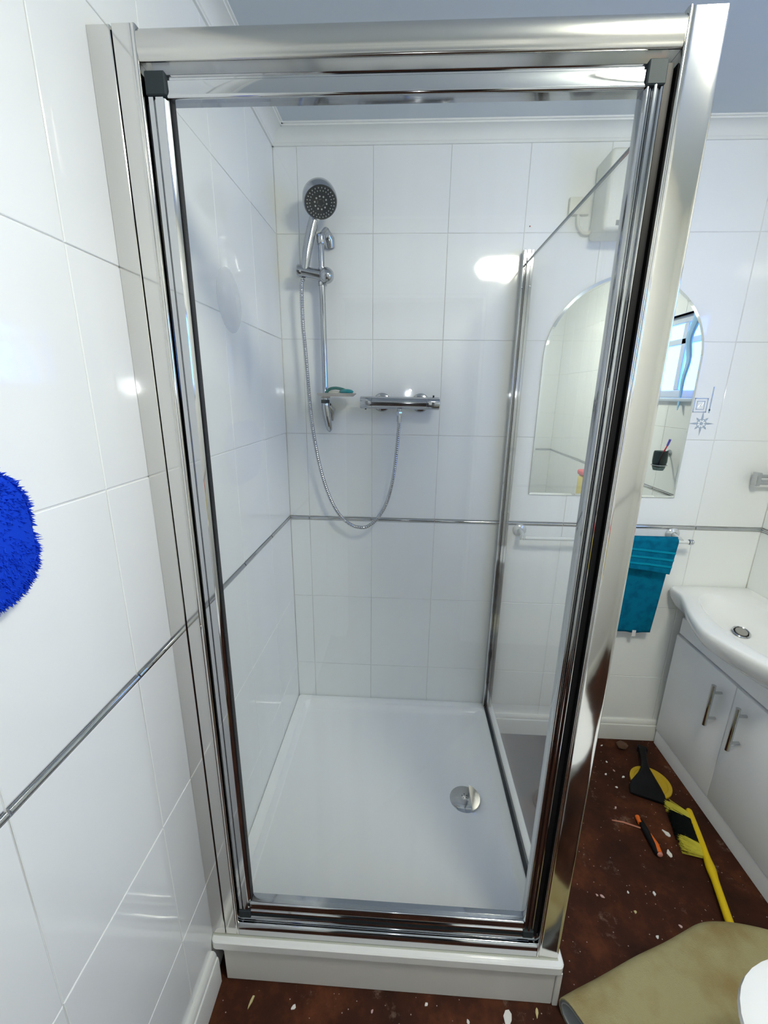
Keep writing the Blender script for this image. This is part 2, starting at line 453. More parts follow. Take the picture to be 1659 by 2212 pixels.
# ------------------------------------------------------------------ shower tray
tray = thing('shower_tray', 'low square white shower tray on a white plastic riser, in the left corner', 'shower tray', (.447, .45, ZF))
ZT = .131
X0, X1, Y0, Y1 = .001, .893, -.017, .910
rings = [rr(X0+.004, X1-.004, Y0+.004, Y1-.002, .012, .103), rr(X0, X1, Y0, Y1, .014, .105), rr(X0, X1, Y0, Y1, .014, ZT-.004), rr(X0+.003, X1-.003, Y0+.003, Y1-.003, .012, ZT-.0005),
         rr(X0+.005, X1-.005, Y0+.005, Y1-.005, .012, ZT), rr(.032, .850, .046, .884, .030, ZT), rr(.037, .846, .051, .879, .028, ZT-.002), rr(.041, .842, .056, .874, .026, ZT-.012),
         rr(.052, .828, .069, .858, .032, ZT-.026), rr(.066, .812, .084, .842, .035, ZT-.031), rr(.085, .795, .105, .82, .04, ZT-.0325)]
c = (.709, .446)
rings += [[(c[0]+(x-c[0])*k, c[1]+(y-c[1])*k, ZT-.0325-.004*(1-k)) for x, y, z in rings[-1]] for k in (.6, .25)]
MB().loops(rings, cap0=True).build('tray_body', ACRYL, tray, ang=28)
MB().box(.030, .877, -.010, .004, ZF+.001, .1025, .0015).build('front_riser_panel', TRAYP, tray)
MB().box(.8785, .892, -.013, .908, ZF+.001, .1025, .0015).build('side_riser_panel', TRAYP, tray)
MB().alongx([(-.0105, .0985), (-.0125, .0975), (-.0125, .0935), (-.0105, .0925)], .031, .877).build('riser_top_bead', TRAYP, tray)
MB().alongx([(.045, ZT), (.043, ZT+.004), (-.0015, ZT+.002), (-.003, ZT)], .002, .88).build('sealant_strip', mat('sealant', (.50, .52, .44), .5), tray)
# waste
dr = thing('shower_waste', 'round chrome dome waste cover with small holes in the shower tray', 'drain', (.709, .446, .0945))
zz = .0953
MB().lathe([(0, 0), (.056, 0), (.058, .002), (.056, .006), (.046, .0105), (.028, .0135), (0, .0145)], (.709, .446, zz), seg=48).build('dome_cover', CHROME, dr)
b = MB()
for k in range(5):
    a = R(72*k+20); b.cyl((.709+.0085*math.cos(a), .452+.0085*math.sin(a), zz+.0138), (.709+.0085*math.cos(a), .452+.0085*math.sin(a), zz+.0148), .0016, seg=10)
b.build('drain_holes', BLACK, dr)
b = MB()
n = 14; top = []; 
for k in range(n+1):
    a = R(-68 + 136*k/n); top.append((.709+.0545*math.cos(a), .446+.0545*math.sin(a)))
b.prism(top, lambda x, y: (x, y, zz+.0045), lambda x, y: (.709+(x-.709)*.98, .446+(y-.446)*.98, zz+.0172))
b.build('raised_step', SATIN, dr)

# ------------------------------------------------------------------ shower enclosure
encl = thing('shower_enclosure', 'chrome framed square shower enclosure with a clear glass door and side panel', 'shower enclosure', (.44, .45, ZT))
ZTOP = ZT + 1.85; B0 = ZT + .0025
def bead(cx, cy, r, a0, a1, n=5):
    return [(cx+r*math.cos(R(a0+(a1-a0)*k/n)), cy+r*math.sin(R(a0+(a1-a0)*k/n))) for k in range(n+1)]
# left wall channel and post
MB().vert([(.0005, .034), (.0005, 0)] + [(.0335, 0), (.0345, .001), (.0345, .034)], B0, ZTOP).build('wall_channel', SATIN, encl)
MB().vert([(.0365, .040), (.0365, .0012), (.0375, .0002)] + [(.0635, .0002), (.0645, .0010), (.0655, .0002)] + bead(.0685, .0025, .0028, -120, 0) + [(.0713, .040)], B0, ZTOP+.001).build('side_post', SATIN, encl)
MB().vert([(.0345, .004), (.0365, .004), (.0365, .03), (.0345, .03)], B0, ZTOP-.004).build('post_seam', BLACK, encl)
# corner post (right)
MB().vert([(.8265, .045), (.8265, .004)] + bead(.8295, .0015, .0025, 180, 290) + [(.8325, .0012), (.8345, -.0006), (.8375, .0006), (.872, .0000)] + bead(.8765, .0045, .0045, -90, 0) + [(.881, .050), (.845, .050), (.845, .045)], B0, ZTOP+.002).build('corner_post', SATIN, encl)
# header
hp = [(.036, 1.9385), (.004, 1.9385)] + [(.0045+.0045*math.cos(R(a)), 1.9425+.0045*math.sin(R(a))) for a in (-110, -140, -170, -200)] + \
     [(-.0012, 1.948), (-.0022, 1.955), (-.0024, 1.963), (-.0012, 1.970), (.0015, 1.9755), (.006, 1.979), (.012, 1.9805), (.036, 1.9805)]
MB().alongx(hp, .0715, .8262).build('header_rail', BRUSH, encl, ang=60)
# threshold
tp = [(.040, B0), (.000, B0), (.000, .150)] + [(.010+.010*math.cos(R(a)), .160+.010*math.sin(R(a))) for a in (190, 165, 140, 115, 95)] + [(.016, .168), (.018, .176), (.022, .181), (.030, .183), (.040, .183)]
MB().alongx(tp, .0715, .8262).build('threshold_rail', CHROME, encl, ang=50)
# back wall channel and side rails
MB().vert([(.846, D-.0003), (.846, D-.030), (.848, D-.032), (.854, D-.032), (.855, D-.030), (.857, D-.030), (.858, D-.036), (.868, D-.036), (.869, D-.030), (.871, D-.030), (.872, D-.034), (.880, D-.034), (.882, D-.032), (.882, D-.0003)], B0, 1.955).build('back_wall_channel', CHROME, encl)
MB().vert([(.855, D-.037), (.8575, D-.037), (.8575, D-.044), (.855, D-.044)], B0, 1.930).build('channel_seal', BLACK, encl)
MB().vert([(.849, .0505), (.849, .075), (.8545, .078), (.8545, .0505)], B0, 1.93).build('panel_front_channel', SATIN, encl)
MB().vert([(.8695, .0505), (.8695, .078), (.878, .075), (.878, .0505)], B0, 1.93).build('panel_front_channel', SATIN, encl)
MB().box(.8560, .8620, .0520, D-.0375, ZT+.0105, 1.914, .0008).build('side_glass', GLASS, encl, flat=True)
MB().box(.8558, .8622, .0525, D-.038, 1.9142, 1.9178).build('glass_top_edge', GLASSE, encl, flat=True)
MB().alongy([(.850, ZT+.0005), (.850, ZT+.006), (.854, ZT+.010), (.864, ZT+.010), (.868, ZT+.006), (.868, ZT+.0005)], .052, D-.037).build('bottom_seal', DKPLAST, encl)
for x, z in ((.8505, 1.84), (.876, 1.845), (.8505, 1.045), (.876, 1.04), (.8505, .26), (.876, .24)):
    yy = D-.0325 if x < .86 else D-.0345
    MB().lathe([(0, -.0005), (.0035, -.0005), (.0035, .0012), (.002, .002), (0, .002)], (x, yy, z), (0, -1, 0), seg=12).build('screw', CHROME, encl)

# the door: parts of the enclosure with sub-parts
def part_empty(name, par, loc):
    o = bpy.data.objects.new(name, None); C.objects.link(o); o.parent = par; o.location = Vector(loc) - wloc(par); o.empty_display_size = .05
    return o
door = MB().box(.1012, .7900, .0150, .0195, .235, 1.9005).build('door_glass', GLASS, encl, flat=True)
dy = .006
MB().vert([(.0745, .030), (.0745, dy+.002), (.0765, dy), (.0835, dy), (.0845, dy+.003), (.0862, dy+.003), (.087, dy), (.0985, dy), (.1005, dy+.003), (.1045, dy+.006), (.1045, .030)], .206, 1.925).build('hinge_stile', CHROME, door)
MB().vert([(.1045, dy+.007), (.1062, dy+.007), (.1062, .028), (.1045, .028)], .245, 1.90).build('glazing_gasket', BLACK, door)
pr = [(.7875, .030), (.7875, dy+.006), (.7885, dy+.003)]
xx = .7885
for wv, dep in ((.0050, .000), (.0040, .002), (.0060, -.002), (.0040, .002), (.0045, .000)):
    pr += [(xx+.0004, dy+dep+.0022), (xx+.0010, dy+dep+.0004), (xx+wv/2, dy+dep), (xx+wv-.0010, dy+dep+.0004), (xx+wv-.0004, dy+dep+.0022)]
    xx += wv
pr += [(xx, .030)]
MB().vert(pr, .206, 1.925).build('closing_stile', CHROME, door)
MB().box(.8135, .8235, .010, .030, .190, 1.928).build('magnetic_seal', BLACK, door, flat=True)
dt = [(.030, 1.8985), (.012, 1.8985)] + [(.0105+.0035*math.cos(R(a)), 1.9020+.0035*math.sin(R(a))) for a in (-100, -135, -170, -200)] + [(.0085, 1.907), (.0085, 1.920), (.0115, 1.9225), (.0115, 1.9245), (.009, 1.9265), (.011, 1.9285), (.030, 1.929)]
MB().alongx(dt, .1047, .7873).build('top_rail', CHROME, door, ang=50)
db = [(.030, .2065), (.010, .2065), (.0065, .208), (.0065, .213), (.009, .215), (.009, .217), (.0065, .219), (.0055, .224), (.006, .232)] + [(.010+.0035*math.cos(R(a)), .2365+.0035*math.sin(R(a))) for a in (200, 170, 135, 95)] + [(.030, .242)]
MB().alongx(db, .1047, .7873).build('bottom_rail', CHROME, door, ang=50)
MB().alongx([(.014, .1835), (.014, .206), (.020, .206), (.020, .1835)], .080, .810).build('bottom_seal', DKPLAST, door)
for x0, x1 in ((.0745, .1047), (.7873, .8130)):
    MB().box(x0, x1, .0032, .0300, 1.9005, 1.9300, .0015).build('corner_block', DKPLAST, door)
    MB().box(x0, x1, .0032, .0300, .1925, .2160, .0015).build('corner_block', DKPLAST, door)

# ------------------------------------------------------------------ riser rail, handset, hose, mixer, soap dish
rail = thing('shower_riser_rail', 'chrome vertical shower riser rail fixed to the back wall tiles', 'shower rail', (.167, .862, 1.34))
RX, RY = .1665, .862
MB().cyl((RX-.002, RY, 1.990), (RX+.0015, RY, 1.425), .0105, seg=24).build('rail_tube', FIXT, rail)
# top bracket: flared arm to the wall
b = MB().lathe([(0, -.004), (.0145, -.004), (.0155, 0), (.0155, .022), (.0125, .026), (0, .026)], (RX-.002, RY, 1.972))
b.build('top_collar', FIXT, rail)
pts = [(RX+.002, RY+.006, 1.992), (RX+.010, RY+.024, 2.010), (RX+.018, RY+.040, 1.995), (RX+.021, RY+.047, 1.970)]
MB().tube(pts, [.014, .017, .020, .016], 18).build('top_bracket', FIXT, rail)
# bottom bracket: long tapered foot
MB().cyl((RX, RY, 1.462), (RX, RY, 1.449), .0155).build('lower_collar', DKPLAST, rail)
MB().tube([(RX, RY, 1.449), (RX+.001, RY, 1.43), (RX+.004, RY+.006, 1.40), (RX+.008, RY+.014, 1.37), (RX+.010, RY+.020, 1.352), (RX+.010, RY+.022, 1.344)], [.0155, .0165, .0155, .013, .010, .004], 20).build('lower_bracket', FIXT, rail)
MB().tube([(RX+.010, RY+.012, 1.443), (RX+.016, RY+.032, 1.425), (RX+.013, RY+.040, 1.385)], [.010, .016, .009], 16).build('lower_bracket_arm', FIXT, rail)
# sliding clamp
cl = MB().cyl((.098, .838, 1.880), (.178, .852, 1.868), .0185, seg=28).build('slider_clamp', FIXT, rail)
MB().lathe([(0, -.002), (.0195, -.002), (.0205, .004), (.0205, .012), (.018, .015), (0, .016)], (.098, .838, 1.880), (-.98, -.17, .14)).build('clamp_cap', FIXT, cl)
MB().ball((.1845, .8435, 1.869), .0255).build('clamp_knob', FIXT, cl)
MB().cyl((RX, RY, 1.842), (RX, RY, 1.896), .0150).build('clamp_sleeve', FIXT, cl)

# handset
hs = thing('shower_handset', 'round chrome hand shower with a black nozzle face, held on the riser rail clamp', 'shower head', (.107, .835, 1.862))
nrm = Vector((.26, -.62, -.74)).normalized()
fc = Vector((.1795, .795, 2.064)); rad = .0505
MB().lathe([(0, -.054), (.026, -.0530), (.044, -.046), (.0530, -.034), (.0550, -.018), (.0540, -.003), (.0515, .0005), (.0505, -.001), (0, -.001)], fc, nrm, seg=48).build('head_body', FIXT, hs)
face = MB().lathe([(0, .0016), (.030, .0016), (.046, .0010), (.0500, -.0004), (.0500, -.003), (0, -.003)], fc, nrm, seg=48).build('spray_face', mat('black_spray_plate', (.02, .022, .02), .3), hs)
U = Vector((1, 0, 0)); U = (U - nrm*U.dot(nrm)).normalized(); V = nrm.cross(U); V = -V if V.z < 0 else V
NZ = mat('grey_nozzle', (.50, .50, .48), .5)
for (rrad, cnt, r0, ln) in ((.0430, 26, .0013, 1.7), (.0345, 24, .0012, 1.6), (.0190, 10, .0026, 1.0)):
    for k in range(cnt):
        a = 2*math.pi*(k+.5)/cnt; er = U*math.cos(a)+V*math.sin(a); et = V*math.cos(a)-U*math.sin(a)
        c0 = fc + er*rrad + nrm*.0014
        b = MB(); q = 8
        ring = [c0 + er*math.cos(2*math.pi*j/q)*r0*ln + et*math.sin(2*math.pi*j/q)*r0 for j in range(q)]
        b.loops([ring, [p + nrm*.0011 for p in ring]]); b.build('nozzle', NZ, face)
b = MB()
for k in range(5):
    a = 2*math.pi*k/5+.3; er = U*math.cos(a)+V*math.sin(a); et = V*math.cos(a)-U*math.sin(a)
    c0 = fc+er*.010+nrm*.0016
    b.loops([[c0+er*.0013+et*.004, c0-er*.0013+et*.004, c0-er*.0013-et*.004, c0+er*.0013-et*.004], [c0+er*.0013+et*.004+nrm*.0008, c0-er*.0013+et*.004+nrm*.0008, c0-er*.0013-et*.004+nrm*.0008, c0+er*.0013-et*.004+nrm*.0008]])
b.build('centre_slots', mat('slot_grey', (.12, .11, .10), .5), face)
hb = [(.155, .846, 2.056), (.141, .845, 2.018), (.132, .843, 1.985), (.122, .840, 1.945), (.115, .838, 1.905), (.1095, .836, 1.872)]
MB().tube(hb, [.017, .0165, .0160, .0160, .0150, .0135], 24).build('handle', FIXT, hs)
MB().tube([Vector(hb[1])+Vector((-.002, 0, -.006)), Vector(hb[1])+Vector((-.003, 0, -.010))], .0170, 24).build('handle_ring', FIXT, hs)

# hose
hz = [(.1065, .836, 1.858), (.100, .836, 1.840), (.098, .838, 1.804), (.098, .840, 1.716), (.104, .840, 1.625), (.110, .842, 1.499), (.116, .842, 1.401), (.131, .843, 1.282), (.152, .845, 1.177), (.182, .845, 1.086), (.219, .845, 1.021), (.262, .845, .985), (.295, .845, .976), (.325, .845, .981), (.364, .845, 1.016), (.400, .844, 1.082), (.424, .843, 1.183), (.435, .842, 1.288), (.4405, .841, 1.360), (.4410, .840, 1.388)]
def spline(P, n):
    P = [Vector(p) for p in P]; out = []
    for i in range(len(P)-1):
        p0 = P[max(i-1, 0)]; p1 = P[i]; p2 = P[i+1]; p3 = P[min(i+2, len(P)-1)]
        for k in range(n):
            t = k/n
            out.append(.5*((2*p1)+(-p0+p2)*t+(2*p0-5*p1+4*p2-p3)*t*t+(-p0+3*p1-3*p2+p3)*t**3))
    out.append(P[-1]); return out
sp = spline(hz, 24)
# resample evenly so the ribs are regular
L = [0]
for a, c2 in zip(sp, sp[1:]): L.append(L[-1]+(c2-a).length)
NR = 760; res = []; j = 0
for i in range(NR+1):
    s_ = L[-1]*i/NR
    while j < len(L)-2 and L[j+1] < s_: j += 1
    t = (s_-L[j])/(L[j+1]-L[j]); res.append(sp[j].lerp(sp[j+1], t))
hose = MB().tube(res, [.0072 if i % 4 in (0, 1) else .0060 for i in range(len(res))], 10).build('shower_hose', FIXT, ang=80)
tag(hose, 'ribbed flexible chrome shower hose hanging in a loop on the back wall', 'hose')

# soap dish
sd = thing('soap_dish', 'clear beige oval soap dish clipped on the shower riser rail', 'soap dish', (.205, .842, 1.477))
def oval(cx, cy, rx, ry, z, n=32): return [(cx+rx*math.cos(2*math.pi*k/n), cy+ry*math.sin(2*math.pi*k/n), z) for k in range(n)]
DISHM = mat('beige_clear_plastic', (.62, .58, .50), .2, alpha=.75)
MB().loops([oval(.213, .835, .060, .040, 1.474), oval(.213, .835, .070, .050, 1.482), oval(.213, .835, .072, .052, 1.486), oval(.213, .835, .069, .049, 1.4855), oval(.213, .835, .058, .038, 1.478)], cap0=True).build('dish', DISHM, sd)
MB().cyl((RX+.001, RY, 1.4665), (RX+.001, RY, 1.474), .017).build('dish_clip', DISHM, sd)
tc = thing('bath_scrubber', 'teal curved handle scrubber lying on the clear soap dish', 'scrubber', (.24, .832, 1.4785))
MB().ball((.250, .826, 1.491), .0225, (1.15, .75, .42)).build('scrubber_pad', TEALM, tc)
MB().tube(spline([(.176, .826, 1.486), (.190, .826, 1.499), (.212, .826, 1.503), (.236, .826, 1.499), (.252, .826, 1.492)], 6), .0055, 10).build('scrubber_handle', mat('dark_teal_plastic', (.0, .15, .13), .35), tc)
MB().ball((.205, .826, 1.4875), .016, (1.3, .8, .45)).build('scrubber_cream_pad', mat('cream_pad', (.62, .60, .48), .6), tc)

# mixer bar
mx = thing('thermostatic_mixer', 'chrome horizontal shower mixer bar on the back wall with two round wall flanges', 'shower mixer', (.44, .845, 1.43))
MY = .842; MZ = 1.4545
MB().cyl((.342, MY, MZ), (.538, MY, MZ-.001), .0215, seg=36).build('valve_body', FIXT, mx)
kl = MB().lathe([(0, 0), (.0210, 0), (.0222, .001), (.0222, .040), (.0210, .042), (0, .042)], (.3412, MY, MZ), (-1, 0, 0), seg=36).build('flow_knob', FIXT, mx)
kr = MB().lathe([(0, 0), (.0215, 0), (.0227, .001), (.0227, .043), (.0212, .0455), (0, .0455)], (.5388, MY, MZ-.001), (1, 0, 0), seg=36).build('temperature_knob', FIXT, mx)
MB().cyl((.563, MY, MZ+.020), (.563, MY, MZ+.0275), .003, seg=12).build('safety_button', DKPLAST, kr)
MB().cyl((.318, MY, MZ-.020), (.318, MY, MZ-.0250), .003, seg=12).build('limit_button', DKPLAST, kl)
for x in (.374, .519):
    MB().lathe([(0, 0), (.0345, 0), (.0345, .003), (.031, .008), (.020, .012), (.012, .013)], (x, D-.0003, MZ), (0, -1, 0), seg=36).build('wall_flange', FIXT, mx)
    MB().cyl((x, D-.012, MZ), (x, MY+.018, MZ), .013, seg=20).build('inlet_union', FIXT, mx)
MB().cyl((.441, MY, MZ-.0205), (.441, MY, MZ-.030), .008, seg=20).lathe([(0, -.030), (.0095, -.030), (.0105, -.032), (.0105, -.043), (.0095, -.045), (0, -.045)], (.441, MY, MZ), (0, 0, 1), seg=6).build('outlet_nut', FIXT, mx)
MB().cyl((.441, MY, MZ-.0455), (.441, MY-.001, MZ-.068), .0078, seg=20).build('hose_ferrule', FIXT, mx)

# faint round hazy disc on the left wall
o = MB().lathe([(0, .0016), (.075, .0014), (.078, .0002), (0, .0002)], (0, .446, 1.713), (1, 0, 0), seg=40).build('hazy_disc', FILM)
tag(o, 'round hazy clear disc on the left shower wall', 'pad')
o = MB().lathe([(0, .0015), (.0022, .0014), (.0024, .0002), (0, .0002)], (.8655, D, 2.034), (0, -1, 0), seg=12).build('red_spot', REDM)  # small flat red disc on the tile face
tag(o, 'tiny dark red round dot on the back wall tiles above the side panel channel', 'sticker')

# ------------------------------------------------------------------ mirror on the back wall
mw = thing('wall_mirror', 'frameless arched mirror on the back wall to the right of the shower', 'mirror', (1.235, D, 1.112))
out = [(.955, 1.112), (1.511, 1.112)]
ctr = (1.233, 1.617); rm = .278
for k in range(41):
    a = R(180*k/40); out.append((ctr[0]+rm*math.cos(a), ctr[1]+rm*math.sin(a)*.985))
def shrink(p, d):
    cx, cz = 1.233, 1.5
    v = Vector((p[0]-cx, p[1]-cz)); l = v.length; v *= (l-d)/l; return (cx+v.x, cz+v.y)
b = MB(); y0 = D-.0004
b.loops([[(p[0], y0, p[1]) for p in out], [(p[0], y0-.0045, p[1]) for p in out]], cap0=True, cap1=False).build('mirror_edge', GLASSE, mw)
i1 = [shrink(p, .0) for p in out]; i2 = [shrink(p, .010) for p in out]
MB().loops([[(p[0], y0-.0046, p[1]) for p in i1], [(p[0], y0-.0058, p[1]) for p in i2]], cap1=True).build('mirror_glass', MIRROR, mw, ang=2)

# fan heater
ht = thing('wall_heater', 'cream wall mounted fan heater high on the back wall, right of the shower', 'heater', (1.175, D, 1.985))
b = MB().box(1.062, 1.300, .800, D-.001, 1.985, 2.205, .012, 3); b.build('heater_body', HEATW, ht)
gr = MB().lathe([(0, .001), (.070, .001), (.074, .003), (.076, 0)], (1.185, .8005, 2.115), (0, -1, 0), seg=40).build('fan_grille', HEATW, ht)
b = MB()
for r_, n_ in ((.066, 34), (.054, 28), (.042, 22), (.030, 15), (.018, 9)):
    for k in range(n_):
        a = 2*math.pi*(k+(.5 if n_ % 2 else 0))/n_; b.cyl((1.185+r_*math.cos(a), .7996, 2.115+r_*math.sin(a)), (1.185+r_*math.cos(a), .7985, 2.115+r_*math.sin(a)), .0036, seg=6)
b.build('grille_holes', HEATG, ht)
MB().box(1.100, 1.255, .7992, .803, 1.998, 2.013, .001).build('outlet_slot', HEATG, ht)
sb = thing('reflection_shape', 'small white rounded box and loop modelling a reflection left of the wall heater', 'modelled reflection', (1.035, D, 2.0))  # box and bent tube put a reflection into solid shapes
MB().box(.985, 1.052, .898, D-.0005, 2.063, 2.115, .004, 2).build('reflection_box', HEATW, sb)
MB().tube(spline([(1.018, .904, 2.064), (1.020, .900, 2.035), (1.035, .898, 2.012), (1.056, .898, 2.008), (1.066, .898, 2.020)], 6), .005, 10).build('reflection_loop', HEATW, sb)

# etched silver decals right of the mirror
dc = thing('ship_wheel_decal', 'silver star shaped ship wheel decal on the tiles right of the arched mirror', 'decal', (1.555, D, 1.394))
b = MB()
cx, cz = 1.556, 1.394
for k in range(8):
    a = R(45*k); u = Vector((math.cos(a), 0, math.sin(a))); w = Vector((-math.sin(a), 0, math.cos(a))); c0 = Vector((cx, D-.0002, cz))
    ln = .045 if k % 2 == 0 else .030
    q = [c0+u*.010+w*.0015, c0+u*.022+w*.0035, c0+u*ln, c0+u*.022-w*.0035, c0+u*.010-w*.0015]
    b.loops([q, [p+Vector((0, -.0008, 0)) for p in q]])
b.build('wheel_spokes', DECAL, dc)
b = MB(); q1 = []; 
for r_ in (.0145, .0175):
    q1.append([(cx+r_*math.cos(2*math.pi*k/24), D-.0008, cz+r_*math.sin(2*math.pi*k/24)) for k in range(24)])
b.loops(q1, cap1=False); b.lathe([(0, .0009), (.006, .0009), (.006, .0001)], (cx, D, cz), (0, -1, 0), seg=12); b.build('wheel_ring', DECAL, dc)
dc2 = thing('picture_decal', 'small square outlined silver decal above the ship wheel decal', 'decal', (1.540, D, 1.43))
b = MB()
for q in (((1.516, 1.434), (1.564, 1.437)), ((1.516, 1.482), (1.564, 1.485)), ((1.516, 1.434), (1.519, 1.485)), ((1.561, 1.434), (1.564, 1.485)), ((1.526, 1.444), (1.554, 1.446)), ((1.526, 1.473), (1.554, 1.475)), ((1.526, 1.444), (1.528, 1.475)), ((1.552, 1.444), (1.554, 1.475))):
    b.box(q[0][0], q[1][0], D-.0009, D-.0001, q[0][1], q[1][1])
b.build('decal_frames', DECAL, dc2)
b = MB().tube([(1.532, D-.0006, 1.452), (1.538, D-.0006, 1.462), (1.543, D-.0006, 1.455), (1.549, D-.0006, 1.468)], .0012, 6); b.build('decal_wave', DECAL, dc2)
o = MB().box(1.5725, 1.5765, D-.0009, D-.0001, 1.432, 1.525).box(1.5715, 1.5775, D-.0009, D-.0001, 1.440, 1.446).build('pole_decal', DECAL)
tag(o, 'thin upright silver pole decal right of the square outlined decal', 'decal')

# towel rail + towel
tr = thing('towel_rail', 'slim white towel rail with round clear roses beneath the arched mirror', 'towel rail', (1.25, D, .95))
BY = .850; BZ = .952
MB().cyl((.942, BY, BZ-.002), (1.560, BY, BZ), .0075, seg=18).build('bar', mat('pearl_bar', (.74, .76, .72), .25), tr)
ROSE = mat('clear_rose', (.66, .68, .66), .12, metal=.35)
for x in (.935, 1.533):
    MB().lathe([(0, 0), (.026, 0), (.027, .004), (.023, .009), (.015, .012), (.011, .014)], (x, D-.0003, BZ+.012), (0, -1, 0), seg=24).build('wall_rose', ROSE, tr)
    MB().tube([(x, D-.012, BZ+.012), (x, BY+.012, BZ+.006), (x, BY, BZ)], [.010, .009, .011], 14).build('post', ROSE, tr)
for x, s_ in ((.940, -1), (1.562, 1)):
    MB().lathe([(0, 0), (.010, 0), (.0115, .004), (.0085, .008), (.0105, .013), (.006, .018), (0, .019)], (x, BY, BZ), (s_, 0, 0), seg=18).build('finial', ROSE if s_ < 0 else CHROME, tr)
def towel():
    b = MB(); nu, nv = 46, 70
    path = []
    zb, zf = .545, .826
    # back layer up, over the bar, front layer down
    L1 = BZ+.004-zb
    for k in range(34): path.append((BY+.0160+.006*(1-k/33), zb + L1*k/33))
    for k in range(1, 9):
        a = R(180*k/9); path.append((BY+.0160*math.cos(a), BZ+.004+.0125*math.sin(a)))
    for k in range(nv-42): path.append((BY-.0160-.004*k/(nv-43), BZ+.004 - (BZ+.004-zf)*k/(nv-43)))
    rows = []
    for j, (y, z) in enumerate(path):
        row = []
        front = j > 38
        for i in range(nu):
            u = i/(nu-1)
            xr_top = 1.5175; 
            dz = max(0, BZ-z)
            xr = (xr_top - dz*.052) if not front else (1.5130 - dz*.115)
            x = 1.285 + (xr-1.285)*u
            yy = y + (.0022*math.sin(u*9+z*3) + .0012*math.sin(u*23+1))*min(1, dz*9) * (1 if not front else .8)
            zz = z
            if front: zz = z + (1-u)*.028*min(1, dz*8) 
            else: zz = z - (.004*math.sin(u*11))*min(1, max(0, (.62-z)*12))
            if not front and z < .60 and .70 < u < .80: zz += .0
            row.append((x, yy, zz))
        rows.append(row)
    V = [[b.bm.verts.new(p) for p in r] for r in rows]
    for j in range(len(V)-1):
        for i in range(nu-1): b.bm.faces.new((V[j][i], V[j][i+1], V[j+1][i+1], V[j+1][i]))
    # woven bands on the front layer
    return b
tw = thing('hand_towel', 'teal hand towel folded over the towel rail beneath the mirror', 'towel', (1.40, BY, .545))
to = towel().build('towel_cloth', TOWELM, tw, ang=180)
m = to.modifiers.new('s', 'SOLIDIFY'); m.thickness = .006; m.offset = 0
TB = mat('teal_woven_band', (.0, .24, .36), .85, spec=.1)
for z0 in (.912, .884, .857):
    v = []
    for i in range(24):
        u = i/23; x = 1.287 + (1.5120-(BZ-z0)*.115-1.287)*u; zz = z0 + (1-u)*.020
        yy = BY-.0205-.004*(BZ-z0)/.126 + (.0022*math.sin(u*9+z0*3)+.0012*math.sin(u*23+1))*.8*min(1, (BZ-z0)*9)
        v.append(((x, yy-.0008, zz-.004), (x, yy-.0008, zz+.004)))
    b = MB(); VV = [(b.bm.verts.new((p[0], p[1]-.0012, p[2])), b.bm.verts.new((q[0], q[1]-.0012, q[2])), b.bm.verts.new((q[0], q[1]+.002, q[2])), b.bm.verts.new((p[0], p[1]+.002, p[2]))) for p, q in v]
    for a, c2 in zip(VV, VV[1:]):
        for k in range(4): b.bm.faces.new((a[k], a[(k+1) % 4], c2[(k+1) % 4], c2[k]))
    b.bm.faces.new(VV[0]); b.bm.faces.new(VV[-1][::-1])
    b.build('woven_band', TB, tw)
MB().box(1.425, 1.440, BY+.0150, BY+.0168, .528, .556, .0004).build('care_label', mat('label_white', (.75, .74, .74), .7), tw)

# ------------------------------------------------------------------ vanity unit, basin
va = thing('vanity_unit', 'white two door vanity cabinet under the basin', 'cabinet', (1.745, .55, ZF))
CY0, CY1 = .222, .884
MB().box(1.6405, XR-.001, CY0, CY1, ZF+.0008, .612).build('carcass', CABW, va, flat=True)
MB().box(1.622, 1.640, CY0, CY1, ZF+.001, .050, .002).build('plinth', CABW, va)
MB().box(1.626, 1.6395, CY0, CY1, .541, .613, .002).build('top_rail', CABW, va)
for y0, y1, hy in ((.5535, CY1, .604), (CY0, .5505, .489)):
    d_ = MB().box(1.619, 1.6375, y0, y1, .0555, .5345, .0022, 2).build('cabinet_door', CABW, va)
    h = MB().cyl((1.586, hy, .332), (1.586, hy, .500), .0075, seg=18)
    for z in (.362, .470): h.cyl((1.586, hy, z), (1.6188, hy, z), .005, seg=12)
    h.build('handle', CHROME, d_)
ba = thing('basin', 'white ceramic semi recessed basin on the vanity cabinet', 'basin', (1.68, .56, .62))
ZB = .746
# plan outline of the rim (front side), mirrored about y=.56
half = [(1.868, .904), (1.70, .905), (1.575, .905), (1.556, .895), (1.552, .872), (1.556, .845), (1.551, .815), (1.527, .755), (1.502, .700), (1.482, .640), (1.470, .590), (1.467, .560)]
def outline(h):
    r = [Vector((x, y)) for x, y in h]
    return r + [Vector((p.x, 1.12-p.y)) for p in r[-2::-1]]
def dense(pts, n=64):
    # front curve resampled by length
    L_ = [0]
    for a, c2 in zip(pts, pts[1:]): L_.append(L_[-1]+(c2-a).length)
    out = []; j = 0
    for i in range(n):
        s_ = L_[-1]*i/(n-1)
        while j < len(L_)-2 and L_[j+1] < s_: j += 1
        out.append(pts[j].lerp(pts[j+1], (s_-L_[j])/(L_[j+1]-L_[j])))
    return out
OT = dense(outline(half), 72)
def toward(p, k, kx=None):
    kx = k if kx is None else kx
    return (1.867+(p.x-1.867)*kx, .56+(p.y-.56)*k)
bowl = []
for p in OT:                                     # bowl ellipse points in matching order
    a = math.atan2((p.y-.56)/.31, (p.x-1.69)/.17)
    bowl.append(a)
